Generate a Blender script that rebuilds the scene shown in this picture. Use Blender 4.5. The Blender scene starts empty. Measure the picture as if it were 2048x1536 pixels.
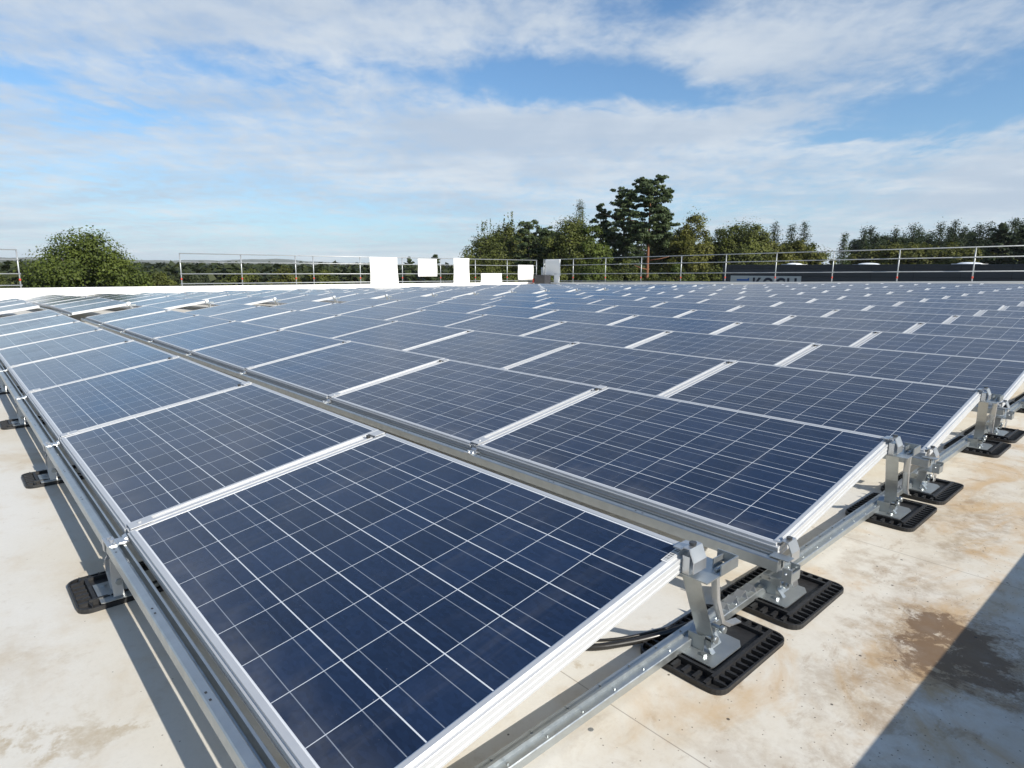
import bpy, math, random
import numpy as np
from mathutils import Vector, Matrix
R = math.radians
S = bpy.context.scene
COL = S.collection

# ------------------------------------------------------------------ camera
F_PX, PITCH, ROLL, YAW = 1261.4, 0.17925, 0.00537, 0.83629
CX, CY, CZ = 0.7614, -0.3697, 0.8544
fw = Vector((-math.sin(YAW)*math.cos(PITCH), math.cos(YAW)*math.cos(PITCH), -math.sin(PITCH)))
rt = Vector((math.cos(YAW), math.sin(YAW), 0)); up = rt.cross(fw)
c_, s_ = math.cos(ROLL), math.sin(ROLL)
rt, up = c_*rt + s_*up, -s_*rt + c_*up
cam = bpy.data.cameras.new('camera'); cam.sensor_width = 36; cam.lens = F_PX/2048*36
cam.clip_start = 0.02; cam.clip_end = 20000
co = bpy.data.objects.new('camera', cam); COL.objects.link(co)
m = Matrix((rt, up, -fw)).transposed().to_4x4(); m.translation = (CX, CY, CZ); co.matrix_world = m
S.camera = co

# ------------------------------------------------------------------ light
SUN_EL, SUN_AZ = 30.0, 5.0            # azimuth counted from +X towards +Y
sl = bpy.data.lights.new('sun', 'SUN'); sl.energy = 5.0; sl.angle = R(0.53); sl.color = (1.0, 0.94, 0.84)
so = bpy.data.objects.new('sun', sl); COL.objects.link(so)
sd = Vector((math.cos(R(SUN_EL))*math.cos(R(SUN_AZ)), math.cos(R(SUN_EL))*math.sin(R(SUN_AZ)), math.sin(R(SUN_EL))))
so.rotation_euler = sd.to_track_quat('Z', 'Y').to_euler(); so.location = (20, 0, 20)
S.view_settings.view_transform = 'Standard'; S.view_settings.look = 'None'
S.view_settings.exposure = 0.38; S.view_settings.gamma = 1.0
S.render.engine = 'CYCLES'
S.cycles.max_bounces = 6; S.cycles.volume_bounces = 0

class NT:
    """small helper for node graphs"""
    def __init__(s, tree): s.t = tree; s.n = tree.nodes; s.l = tree.links
    def new(s, kind, **kw):
        n = s.n.new(kind)
        for k, v in kw.items(): setattr(n, k, v)
        return n
    def put(s, sock, v):
        if isinstance(v, bpy.types.NodeSocket): s.l.new(v, sock)
        elif isinstance(v, (tuple, list)) and sock.type == 'RGBA' and len(v) == 3: sock.default_value = (*v, 1)
        else: sock.default_value = v
    def m(s, op, a, b=0.0, c=0.0, clamp=False):
        n = s.new('ShaderNodeMath', operation=op, use_clamp=clamp)
        s.put(n.inputs[0], a); s.put(n.inputs[1], b); s.put(n.inputs[2], c); return n.outputs[0]
    def mix(s, f, a, b, kind='MIX'):
        n = s.new('ShaderNodeMix', data_type='RGBA', blend_type=kind)
        s.put(n.inputs[0], f); s.put(n.inputs[6], a); s.put(n.inputs[7], b); return n.outputs[2]
    def noise(s, vec, scale, detail=4, rough=0.55, dist=0.0, out=0):
        n = s.new('ShaderNodeTexNoise'); s.put(n.inputs['Vector'], vec)
        n.inputs['Scale'].default_value = scale; n.inputs['Detail'].default_value = detail
        n.inputs['Roughness'].default_value = rough; n.inputs['Distortion'].default_value = dist
        return n.outputs[out]
    def ramp(s, v, a, b, x=0.0, y=1.0, smooth=True):
        n = s.new('ShaderNodeMapRange', interpolation_type='SMOOTHSTEP' if smooth else 'LINEAR')
        s.put(n.inputs[0], v); s.put(n.inputs[1], a); s.put(n.inputs[2], b); s.put(n.inputs[3], x); s.put(n.inputs[4], y)
        return n.outputs[0]
    def comb(s, x, y, z=0.0):
        n = s.new('ShaderNodeCombineXYZ')
        for i, v in enumerate((x, y, z)): s.put(n.inputs[i], v)
        return n.outputs[0]
    def sep(s, v):
        n = s.new('ShaderNodeSeparateXYZ'); s.put(n.inputs[0], v); return n.outputs
    def vmul(s, v, k):
        n = s.new('ShaderNodeVectorMath', operation='MULTIPLY'); s.put(n.inputs[0], v); s.put(n.inputs[1], k); return n.outputs[0]

# ------------------------------------------------------------------ sky
W = bpy.data.worlds.new('World'); S.world = W; W.use_nodes = True
g = NT(W.node_tree); g.n.clear()
sky = g.new('ShaderNodeTexSky', sky_type='NISHITA'); sky.sun_disc = False
sky.sun_elevation = R(SUN_EL); sky.sun_rotation = R(90-SUN_AZ)
sky.air_density = 1.0; sky.dust_density = 0.6; sky.ozone_density = 1.6
tc = g.new('ShaderNodeTexCoord')
dx, dy, dz = g.sep(tc.outputs['Generated'])
el = g.m('MULTIPLY', g.m('ARCSINE', dz), 57.2958)
az = g.m('MULTIPLY', g.m('ARCTAN2', dy, dx), 57.2958)
hz = g.m('MAXIMUM', g.m('ADD', dz, 0.10), 0.03)
plane = g.comb(g.m('DIVIDE', dx, hz), g.m('DIVIDE', dy, hz))        # clouds lie on a high flat layer
# rotate the layer so that streaks run across the view
rot = g.new('ShaderNodeVectorRotate', rotation_type='Z_AXIS'); g.put(rot.inputs['Vector'], plane); rot.inputs['Angle'].default_value = R(-45)
px_, py_, _ = g.sep(rot.outputs[0])
st = g.comb(px_, g.m('MULTIPLY', py_, 0.62))
n1 = g.noise(st, 0.55, 6, 0.55, 0.6)
n2 = g.noise(st, 2.2, 7, 0.62, 0.5)
n3 = g.noise(g.comb(px_, g.m('MULTIPLY', py_, 0.8)), 9.0, 5, 0.6, 0.3)
wa = g.noise(st, 1.7, 5, 0.6)
wb = g.noise(st, 1.9, 5, 0.6, 0.8)
azw = g.m('ADD', az, g.m('MULTIPLY', g.m('SUBTRACT', wa, 0.5), 9.0))
elw = g.m('ADD', el, g.m('MULTIPLY', g.m('SUBTRACT', wb, 0.5), 5.0))
def blob(a, e, sa, se, w):
    u = g.m('POWER', g.m('ABSOLUTE', g.m('DIVIDE', g.m('SUBTRACT', azw, a), sa)), 2.0)
    v = g.m('POWER', g.m('ABSOLUTE', g.m('DIVIDE', g.m('SUBTRACT', elw, e), se)), 2.0)
    return g.m('MULTIPLY', g.m('EXPONENT', g.m('MULTIPLY', g.m('ADD', u, v), -1.0)), w)
def band(n, k): return g.m('MULTIPLY', g.m('SUBTRACT', n, 0.5), k)
base = g.m('ADD', 0.70, band(n1, 0.70))
for b in [(133, 15.4, 9.0, 1.6, -1.15), (125, 14.4, 6, 1.0, -0.55), (104, 11.2, 7.5, 1.4, -0.8), (99.5, 13.6, 5, 1.6, -0.6), (110, 9.9, 5, 0.6, -0.5),
          (174.5, 12.4, 4, 0.9, -0.7), (169, 10.9, 5, 0.7, -0.55), (126, 20.3, 6, 1.2, -0.5), (100, 18.4, 3, 0.9, -0.45), (150, 16.2, 9, 0.9, -0.30), (162, 15.0, 6, 0.8, -0.35),
          (152, 3.8, 13, 1.6, -0.30), (124, 5.2, 6, 1.1, -0.25), (172, 7.0, 6, 1.0, -0.2), (60, 40, 30, 12, -0.3),
          (138, 11.8, 12, 1.5, 0.45), (122, 11.2, 10, 1.1, 0.40), (120, 16.8, 9, 1.2, 0.40), (101, 6.5, 6, 2.3, 0.45), (160, 18.5, 16, 2.6, 0.25), (140, 8.5, 18, 1.5, 0.25)]:
    base = g.m('ADD', base, blob(*b))
# broken, rippled edges where the veil thins out
edge = g.m('SUBTRACT', 1.0, g.m('MULTIPLY', g.m('ABSOLUTE', g.m('SUBTRACT', base, 0.55)), 1.1), 0.0, True)
cover = g.m('ADD', base, g.m('MULTIPLY', g.m('ADD', band(n2, 0.8), band(n3, 1.1)), g.m('ADD', 0.30, g.m('MULTIPLY', edge, 0.75))))
cover = g.ramp(cover, 0.05, 1.05, 0.0, 0.90)
# the veil thins out overhead, where the sky is a clear deep blue
cover = g.m('MULTIPLY', cover, g.ramp(el, 21.0, 42.0, 1.0, 0.10))
# pale towards the horizon
hzf = g.m('MULTIPLY', g.m('EXPONENT', g.m('MULTIPLY', g.m('MAXIMUM', el, 0.0), -0.13)), 0.62)
streak = g.noise(g.comb(g.m('MULTIPLY', px_, 0.5), g.m('MULTIPLY', py_, 1.5)), 1.1, 5, 0.55, 0.3)
shade = g.ramp(g.m('ADD', g.m('MULTIPLY', n2, 0.45), g.m('MULTIPLY', streak, 0.75)), 0.44, 0.80)
ccol = g.mix(shade, (5.2, 6.1, 7.3), (7.4, 8.0, 8.6))
scol = g.vmul(sky.outputs[0], (0.78, 1.16, 1.46))
scol = g.mix(hzf, scol, (5.6, 7.5, 9.3))
fin = g.mix(cover, scol, ccol)
bg = g.new('ShaderNodeBackground'); g.put(bg.inputs[0], fin); bg.inputs[1].default_value = 0.076
wo = g.new('ShaderNodeOutputWorld'); g.l.new(bg.outputs[0], wo.inputs[0])

# ------------------------------------------------------------------ materials
def mat(name):
    M = bpy.data.materials.new(name); M.use_nodes = True
    t = NT(M.node_tree); b = t.n['Principled BSDF']
    return M, t, b
def objco(t): return t.new('ShaderNodeTexCoord').outputs['Object']
def simple(name, col, rough=0.5, metal=0.0, var=0.15, scale=8.0, bump=0.0, spec=0.5):
    M, t, b = mat(name); v = objco(t)
    n = t.noise(v, scale, 5)
    t.put(b.inputs['Base Color'], t.mix(n, tuple(max(0, c*(1-var)) for c in col), tuple(min(1, c*(1+var)) for c in col)))
    t.put(b.inputs['Roughness'], t.ramp(t.noise(v, scale*2.3, 4), 0.3, 0.7, rough*0.85, min(1, rough*1.15)))
    b.inputs['Metallic'].default_value = metal; b.inputs['Specular IOR Level'].default_value = spec
    if bump:
        bn = t.new('ShaderNodeBump'); bn.inputs['Strength'].default_value = bump; bn.inputs['Distance'].default_value = 0.01
        t.put(bn.inputs['Height'], n); t.l.new(bn.outputs[0], b.inputs['Normal'])
    return M
M_alu = simple('anodised_aluminium', (0.55, 0.56, 0.57), 0.42, 0.35, 0.06, 14)
M_galv = simple('galvanised_steel', (0.44, 0.47, 0.48), 0.38, 0.85, 0.18, 22)
M_bright = simple('bright_steel', (0.58, 0.59, 0.60), 0.34, 0.85, 0.10, 7)
M_rubber = simple('black_rubber', (0.018, 0.018, 0.019), 0.48, 0, 0.4, 25, 0.3)
M_conduit = simple('black_plastic', (0.02, 0.019, 0.018), 0.35, 0, 0.2, 20)
M_bolt = simple('dark_bolt', (0.10, 0.10, 0.10), 0.4, 0.7, 0.2, 30)
M_tube = simple('scaffold_tube_zinc', (0.42, 0.44, 0.45), 0.46, 0.6, 0.12, 5)
M_red = simple('red_coupler_paint', (0.55, 0.06, 0.03), 0.5, 0, 0.2, 20)
M_sheet = simple('white_sheet_board', (0.80, 0.80, 0.78), 0.6, 0, 0.05, 1.6, 0.15)
M_grey = simple('grey_unit_metal', (0.30, 0.34, 0.38), 0.5, 0.3, 0.1, 3)
M_dark = simple('dark_unit_plastic', (0.03, 0.03, 0.035), 0.5, 0, 0.2, 3)
M_wall = simple('outer_wall_panel', (0.42, 0.43, 0.42), 0.7, 0, 0.08, 0.5)
M_coping = simple('white_coping_foil', (0.80, 0.79, 0.76), 0.55, 0, 0.06, 1.3)
M_bark = simple('brown_bark', (0.055, 0.042, 0.030), 0.9, 0, 0.4, 6, 0.6)
M_pinebark = simple('reddish_pine_bark', (0.20, 0.085, 0.045), 0.85, 0, 0.4, 5, 0.6)
M_black = simple('ink_and_slot_shade', (0.03, 0.03, 0.03), 0.6)
M_paper = simple('white_sticker_paper', (0.8, 0.8, 0.78), 0.5, 0, 0.02)
M_dome = simple('skylight_acrylic', (0.82, 0.84, 0.86), 0.25, 0, 0.03)
M_signb = simple('sign_plate_grey_white', (0.44, 0.45, 0.45), 0.5, 0, 0.04, 0.8)
M_signn = simple('sign_letters_dark_navy', (0.012, 0.016, 0.035), 0.5, 0, 0.1)
M_signbl = simple('sign_emblem_blue', (0.012, 0.10, 0.36), 0.5, 0, 0.1)

# panel: 9 x 6 polycrystalline cells, local frame has its right low corner at the origin
PW, PH, CELL, CELLU = 1.490, 1.000, 0.158, 0.160
MU, MV = 0.025, 0.0258
def cell_mat():
    M, t, b = mat('solar_cells_under_glass')
    x, y, z = t.sep(objco(t))
    u = t.m('DIVIDE', t.m('ADD', x, PW-MU), CELLU); v = t.m('DIVIDE', t.m('SUBTRACT', y, MV), CELL)
    fu = t.m('FRACT', u); fv = t.m('FRACT', v)
    def near(f, pos, half):          # 1 on a line
        return t.m('LESS_THAN', t.m('ABSOLUTE', t.m('SUBTRACT', f, pos)), half/CELL)
    def edge(f, half):
        return t.m('LESS_THAN', t.m('MINIMUM', f, t.m('SUBTRACT', 1.0, f)), half/CELL)
    inside = t.m('MULTIPLY', t.m('MULTIPLY', t.m('GREATER_THAN', u, 0.0), t.m('LESS_THAN', u, 9.0)),
                 t.m('MULTIPLY', t.m('GREATER_THAN', v, 0.0), t.m('LESS_THAN', v, 6.0)))
    gap = t.m('MAXIMUM', edge(fu, 0.00105), edge(fv, 0.0015))
    bus = t.m('MAXIMUM', near(fv, 0.26, 0.0010), near(fv, 0.74, 0.0010))
    oi = t.new('ShaderNodeObjectInfo')
    cid = t.comb(t.m('FLOOR', u), t.m('FLOOR', v), t.m('MULTIPLY', oi.outputs['Random'], 97.0))
    wn = t.new('ShaderNodeTexWhiteNoise', noise_dimensions='3D'); t.put(wn.inputs[0], cid)
    vo = t.new('ShaderNodeTexVoronoi'); t.put(vo.inputs['Vector'], t.vmul(t.comb(x, y, oi.outputs['Random']), (1.0, 2.2, 1.0)))
    vo.inputs['Scale'].default_value = 55
    grain = t.sep(vo.outputs['Color'])[0]
    k = t.m('ADD', t.m('MULTIPLY', wn.outputs[0], 0.42), t.m('MULTIPLY', grain, 0.40))
    k = t.m('ADD', k, t.m('MULTIPLY', oi.outputs['Random'], 0.25))
    cell = t.mix(k, (0.0072, 0.0136, 0.0315), (0.0155, 0.0305, 0.072))
    colr = t.mix(t.m('MULTIPLY', bus, 0.58), cell, (0.36, 0.40, 0.46))
    colr = t.mix(gap, colr, (0.62, 0.65, 0.68))
    colr = t.mix(inside, (0.72, 0.74, 0.76), colr)
    # a little dust on the glass
    dn = t.ramp(t.noise(t.comb(x, y, t.m('MULTIPLY', oi.outputs['Random'], 40)), 3.0, 6, 0.65), 0.5, 0.85, 0.0, 0.05)
    dn = t.m('ADD', dn, t.ramp(t.noise(t.comb(x, y, t.m('MULTIPLY', oi.outputs['Random'], 90)), 160.0, 2), 0.76, 0.80, 0.0, 0.25))
    run = t.ramp(t.noise(t.comb(t.m('MULTIPLY', x, 14.0), t.m('MULTIPLY', y, 1.1), t.m('MULTIPLY', oi.outputs['Random'], 70)), 1.0, 4, 0.6), 0.52, 0.8, 0.0, 0.045)
    lowd = t.m('MULTIPLY', t.ramp(y, 0.16, 0.02), t.ramp(t.noise(t.comb(x, y, t.m('MULTIPLY', oi.outputs['Random'], 33)), 9.0, 4), 0.35, 0.7, 0.02, 0.10))
    dn = t.m('ADD', dn, t.m('ADD', run, lowd))
    colr = t.mix(dn, colr, (0.45, 0.43, 0.40))
    t.put(b.inputs['Base Color'], colr)
    t.put(b.inputs['Roughness'], t.ramp(t.noise(t.comb(x, y, t.m('MULTIPLY', oi.outputs['Random'], 50)), 2.2, 4, 0.6), 0.3, 0.75, 0.10, 0.19)); b.inputs['IOR'].default_value = 1.5
    b.inputs['Specular IOR Level'].default_value = 0.5
    return M
M_cell = cell_mat()

ZR = -0.22                           # roof skin next to the origin
def hroof(x, y):                     # gentle falls of the roof
    s = min(1, max(0, (x+22)/19)); s = s*s*(3-2*s)
    return 0.013*max(y, 0)*s - 0.0262*(1-0.6*min(1, max(0, y/26)))*max(0, -17.25-x)

def roof_mat():
    M, t, b = mat('weathered_white_roof_membrane')
    v = objco(t); x, y, z = t.sep(v)
    big = t.noise(v, 0.55, 5, 0.6, 0.4); mid = t.noise(v, 2.6, 7, 0.65, 0.5); fine = t.noise(v, 16, 6, 0.7); vf = t.noise(v, 90, 3, 0.7)
    base = t.mix(t.ramp(big, 0.35, 0.7), (0.66, 0.642, 0.595), (0.62, 0.58, 0.495))
    base = t.mix(t.m('MULTIPLY', t.ramp(mid, 0.44, 0.72), 0.55), base, (0.50, 0.40, 0.265))
    base = t.mix(t.m('MULTIPLY', t.ramp(fine, 0.55, 0.78), 0.32), base, (0.36, 0.29, 0.20))
    base = t.mix(t.m('MULTIPLY', t.ramp(vf, 0.45, 0.8), 0.10), base, (0.30, 0.27, 0.22))
    # dried puddles: ellipses with ragged rims (x, y, rx, ry, strength, colour)
    wx = t.m('ADD', x, t.m('MULTIPLY', t.m('SUBTRACT', t.noise(v, 5.0, 7, 0.7), 0.5), 0.55))
    wy = t.m('ADD', y, t.m('MULTIPLY', t.m('SUBTRACT', t.noise(v, 5.5, 7, 0.7, 0.3), 0.5), 0.62))
    def ell(cx, cy, rx, ry, a, bb):
        q = t.m('ADD', t.m('POWER', t.m('ABSOLUTE', t.m('DIVIDE', t.m('SUBTRACT', wx, cx), rx)), 2.0), t.m('POWER', t.m('ABSOLUTE', t.m('DIVIDE', t.m('SUBTRACT', wy, cy), ry)), 2.0))
        return t.ramp(t.m('SQRT', q), a, bb, 1.0, 0.0)
    dirty = t.m('MULTIPLY', t.ramp(t.noise(v, 11, 7, 0.75), 0.36, 0.62), 1.0)
    for cx, cy, rx, ry, w in [(0.36, 1.66, 0.32, 0.42, 0.75), (0.20, 2.6, 0.16, 0.55, 0.60), (0.16, 2.05, 0.22, 0.16, 0.5), (-0.02, 1.95, 0.10, 0.22, 0.28),
                              (0.30, 1.25, 0.20, 0.16, 0.45), (0.10, 3.2, 0.15, 0.4, 0.35), (0.17, 0.85, 0.16, 0.14, 0.30), (0.42, 0.95, 0.2, 0.2, 0.5)]:
        base = t.mix(t.m('MULTIPLY', t.m('MULTIPLY', ell(cx, cy, rx, ry, 0.35, 1.05), dirty), w), base, (0.235, 0.155, 0.085))
    # rusty bloom along the gutter strip
    gut = t.m('MULTIPLY', t.ramp(x, -0.30, 0.12), t.ramp(y, 0.2, 0.9))
    rust = t.m('MULTIPLY', t.ramp(t.noise(t.vmul(v, (1.0, 0.7, 1.0)), 3.1, 7, 0.66, 0.8), 0.47, 0.66), gut)
    base = t.mix(t.m("MULTIPLY", gut, 0.12), base, (0.60, 0.47, 0.27))
    base = t.mix(t.m('MULTIPLY', rust, 0.68), base, (0.50, 0.325, 0.15))
    rust2 = t.m('MULTIPLY', t.ramp(t.noise(t.vmul(v, (1.3, 0.8, 1.0)), 7.5, 8, 0.72, 0.5), 0.52, 0.68), gut)
    base = t.mix(t.m('MULTIPLY', rust2, 0.55), base, (0.30, 0.20, 0.11))
    # the big dried puddle: silt core, paler washed islands, tide line and a faint halo
    isl = t.ramp(t.noise(v, 17, 8, 0.72, 0.4), 0.36, 0.47)
    halo = ell(0.39, 1.66, 0.27, 0.40, 0.45, 1.05)
    base = t.mix(t.m('MULTIPLY', halo, t.m('MULTIPLY', t.ramp(fine, 0.35, 0.62), 0.55)), base, (0.40, 0.275, 0.15))
    core = t.m('MULTIPLY', ell(0.405, 1.69, 0.150, 0.225, 0.70, 1.02), isl)
    base = t.mix(t.m('MULTIPLY', core, 0.88), base, t.mix(t.noise(v, 8, 5), (0.115, 0.070, 0.038), (0.190, 0.118, 0.066)))
    tide = t.m('MULTIPLY', t.m('MULTIPLY', ell(0.405, 1.69, 0.160, 0.240, 0.96, 1.06), t.m('SUBTRACT', 1.0, ell(0.405, 1.69, 0.160, 0.240, 0.90, 0.98))), 0.45)
    base = t.mix(tide, base, (0.16, 0.10, 0.055))
    for cx, cy, rx, ry, w in [(-0.87, -0.24, 0.14, 0.06, 0.60), (-0.97, -0.37, 0.12, 0.06, 0.8), (-1.3, -0.32, 0.3, 0.10, 0.25), (-1.9, -0.5, 0.4, 0.15, 0.3), (-0.30, 0.82, 0.05, 0.05, 0.5)]:
        base = t.mix(t.m('MULTIPLY', ell(cx, cy, rx, ry, 0.3, 1.1), t.m('MULTIPLY', t.ramp(fine, 0.3, 0.6, 0.4, 1.0), w)), base, (0.36, 0.27, 0.15))
    # foil seams every 1.46 m
    fy = t.m('FRACT', t.m('DIVIDE', t.m('ADD', t.m('ADD', y, 0.705), t.m('MULTIPLY', t.m('SUBTRACT', t.noise(v, 1.2, 2), 0.5), 0.02)), 1.46))
    seam = t.m('LESS_THAN', t.m('ABSOLUTE', t.m('SUBTRACT', fy, 0.0)), 0.0022)
    base = t.mix(t.m('MULTIPLY', seam, 0.55), base, (0.16, 0.13, 0.10))
    # grit specks, thicker where it is dirty
    vo = t.new('ShaderNodeTexVoronoi'); t.put(vo.inputs['Vector'], v); vo.inputs['Scale'].default_value = 26
    rnd = t.sep(vo.outputs['Color'])[0]
    near0 = t.m('MULTIPLY', t.ramp(x, -0.15, 0.45), 0.42)
    sp = t.m('MULTIPLY', t.m('LESS_THAN', vo.outputs['Distance'], t.m('MULTIPLY', rnd, 0.13)), t.m('LESS_THAN', t.sep(vo.outputs['Color'])[1], t.m('ADD', 0.05, near0)))
    base = t.mix(t.m('MULTIPLY', sp, 0.85), base, (0.05, 0.04, 0.035))
    vo2 = t.new('ShaderNodeTexVoronoi'); t.put(vo2.inputs['Vector'], v); vo2.inputs['Scale'].default_value = 80
    sp2 = t.m('MULTIPLY', t.m('LESS_THAN', vo2.outputs['Distance'], 0.16), t.m('LESS_THAN', t.sep(vo2.outputs['Color'])[1], t.m('ADD', 0.02, t.m('MULTIPLY', near0, 0.8))))
    base = t.mix(t.m('MULTIPLY', sp2, 0.7), base, (0.10, 0.08, 0.06))
    # curling trails scraped by tools and boots in the dried mud
    vc = t.new('ShaderNodeTexVoronoi', feature='DISTANCE_TO_EDGE'); t.put(vc.inputs['Vector'], t.comb(wx, wy, 0.0)); vc.inputs['Scale'].default_value = 15
    tr = t.m('MULTIPLY', t.ramp(vc.outputs['Distance'], 0.03, 0.0), t.m('MULTIPLY', ell(0.56, 1.62, 0.12, 0.22, 0.5, 1.0), 0.6))
    base = t.mix(tr, base, (0.13, 0.10, 0.07))
    t.put(b.inputs['Base Color'], base); b.inputs['Roughness'].default_value = 0.62; b.inputs['Specular IOR Level'].default_value = 0.3
    bn = t.new('ShaderNodeBump'); bn.inputs['Strength'].default_value = 0.35; bn.inputs['Distance'].default_value = 0.006
    t.put(bn.inputs['Height'], t.m('ADD', t.m('MULTIPLY', mid, 1.0), t.m('MULTIPLY', fine, 0.3))); t.l.new(bn.outputs[0], b.inputs['Normal'])
    return M
M_roof = roof_mat()

def leaf_mat(name, dark, light, scale=0.5):
    M, t, b = mat(name)
    geo = t.new('ShaderNodeNewGeometry'); rnd = geo.outputs['Random Per Island']
    n = t.noise(objco(t), scale, 3)
    k = t.m('ADD', t.m('MULTIPLY', rnd, 0.38), t.m('MULTIPLY', t.ramp(n, 0.36, 0.64), 0.62))
    c = t.mix(k, dark, light)
    t.put(b.inputs['Base Color'], c); b.inputs['Roughness'].default_value = 0.6; b.inputs['Specular IOR Level'].default_value = 0.25
    tr = t.new('ShaderNodeBsdfTranslucent'); t.put(tr.inputs[0], t.vmul(c, (1.1, 1.3, 0.6)))
    ms = t.new('ShaderNodeMixShader'); ms.inputs[0].default_value = 0.22
    t.l.new(b.outputs[0], ms.inputs[1]); t.l.new(tr.outputs[0], ms.inputs[2])
    t.l.new(ms.outputs[0], t.n['Material Output'].inputs[0])
    return M
L_oak = leaf_mat('oak_leaves', (0.034, 0.052, 0.009), (0.110, 0.140, 0.024))
L_green = leaf_mat('broad_leaves', (0.038, 0.050, 0.011), (0.125, 0.140, 0.028))
L_yell = leaf_mat('turning_leaves', (0.052, 0.059, 0.011), (0.145, 0.146, 0.028))
L_pine = leaf_mat('pine_needles', (0.034, 0.056, 0.023), (0.105, 0.138, 0.058))
L_spru = leaf_mat('spruce_needles', (0.018, 0.031, 0.015), (0.054, 0.076, 0.034))
L_far = leaf_mat('far_forest_leaves', (0.020, 0.032, 0.014), (0.060, 0.070, 0.024), 0.05)

# ------------------------------------------------------------------ mesh helpers
class MB:
    def __init__(s): s.v = []; s.f = []; s.mi = []; s.sm = []
    def add(s, vs, fs, mi=0, smooth=False):
        o = len(s.v); s.v += [tuple(p) for p in vs]
        for f in fs: s.f.append(tuple(i+o for i in f)); s.mi.append(mi); s.sm.append(smooth)
        return s
    def box(s, lo, hi, M=None, mi=0, ch=0.0):
        (a, b, c), (d, e, f) = lo, hi
        if ch:
            # chamfered vertical edges + top
            pts = [(a+ch, b), (d-ch, b), (d, b+ch), (d, e-ch), (d-ch, e), (a+ch, e), (a, e-ch), (a, b+ch)]
            return s.prism(pts, c, f, M, mi)
        vs = [(a, b, c), (d, b, c), (d, e, c), (a, e, c), (a, b, f), (d, b, f), (d, e, f), (a, e, f)]
        if M is not None: vs = [M @ Vector(p) for p in vs]
        return s.add(vs, [(0, 3, 2, 1), (4, 5, 6, 7), (0, 1, 5, 4), (1, 2, 6, 5), (2, 3, 7, 6), (3, 0, 4, 7)], mi)
    def prism(s, pts, z0, z1, M=None, mi=0):
        n = len(pts); vs = [(x, y, z0) for x, y in pts] + [(x, y, z1) for x, y in pts]
        if M is not None: vs = [M @ Vector(p) for p in vs]
        return s.add(vs, [tuple(range(n-1, -1, -1)), tuple(range(n, 2*n))] + [(i, (i+1) % n, n+(i+1) % n, n+i) for i in range(n)], mi)
    def tube(s, path, r, n=8, cap=True, mi=0):
        P = [Vector(p) for p in path]; rs = r if isinstance(r, (list, tuple)) else [r]*len(P)
        vs = []; fs = []; ref = None
        for i, p in enumerate(P):
            d = (P[min(i+1, len(P)-1)] - P[max(i-1, 0)]).normalized()
            if ref is None: ref = Vector((0, 0, 1)) if abs(d.z) < 0.9 else Vector((1, 0, 0))
            a = d.cross(ref).normalized(); b2 = d.cross(a); ref = b2.cross(d) if False else ref
            for k in range(n):
                t = 2*math.pi*k/n; vs.append(p + rs[i]*(math.cos(t)*a + math.sin(t)*b2))
        for i in range(len(P)-1):
            for k in range(n): fs.append((i*n+k, i*n+(k+1) % n, (i+1)*n+(k+1) % n, (i+1)*n+k))
        s.add(vs, fs, mi, True)
        if cap:
            o = len(s.v)-len(vs)
            s.f.append(tuple(o+k for k in range(n-1, -1, -1))); s.f.append(tuple(o+(len(P)-1)*n+k for k in range(n))); s.mi += [mi, mi]; s.sm += [False, False]
        return s
    def sweep(s, prof, axis, a, b, mi=0):
        """closed profile swept straight along X ('x': prof = (y,z)) or Y ('y': prof = (x,z))"""
        n = len(prof)
        if axis == 'x': vs = [(a, p, q) for p, q in prof] + [(b, p, q) for p, q in prof]
        else: vs = [(p, a, q) for p, q in prof] + [(p, b, q) for p, q in prof]
        fs = [(i, (i+1) % n, n+(i+1) % n, n+i) for i in range(n)] + [tuple(range(n-1, -1, -1)), tuple(range(n, 2*n))]
        return s.add(vs, fs, mi)
    def strip(s, path, w, th, mi=0):
        """flat bent bar: path of points, w = width vector, th = thickness"""
        P = [Vector(p) for p in path]; w = Vector(w); vs = []
        for i, p in enumerate(P):
            d = (P[min(i+1, len(P)-1)]-P[max(i-1, 0)]).normalized(); nn = d.cross(w).normalized()*th
            vs += [p-w/2-nn/2, p+w/2-nn/2, p+w/2+nn/2, p-w/2+nn/2]
        fs = [(3, 2, 1, 0)]
        for i in range(len(P)-1):
            for k in range(4): fs.append((i*4+k, i*4+(k+1) % 4, i*4+4+(k+1) % 4, i*4+4+k))
        e = (len(P)-1)*4; fs.append((e, e+1, e+2, e+3))
        return s.add(vs, fs, mi)
    def disc(s, c, r, h, n=10, mi=0, M=None):
        pts = [(c[0]+r*math.cos(2*math.pi*k/n), c[1]+r*math.sin(2*math.pi*k/n)) for k in range(n)]
        return s.prism(pts, c[2], c[2]+h, M, mi)
    def mesh(s, name, mats):
        me = bpy.data.meshes.new(name); me.from_pydata(s.v, [], s.f)
        for M in (mats if isinstance(mats, (list, tuple)) else [mats]): me.materials.append(M)
        me.polygons.foreach_set('material_index', s.mi); me.polygons.foreach_set('use_smooth', s.sm)
        me.validate(); me.update(); return me
    def build(s, name, mats, parent=None, loc=(0, 0, 0)):
        o = bpy.data.objects.new(name, s.mesh(name, mats)); COL.objects.link(o); o.location = loc
        if parent: o.parent = parent
        return o
def tag(o, label=None, cat=None, group=None, kind=None):
    for k, v in (('label', label), ('category', cat), ('group', group), ('kind', kind)):
        if v: o[k] = v
    return o
def empty(name, loc, rz=0.0):
    o = bpy.data.objects.new(name, None); COL.objects.link(o); o.location = loc; o.rotation_euler.z = rz
    o.empty_display_size = 0.1; return o
def kids(o): return [c for c in bpy.data.objects if c.parent == o]
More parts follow.
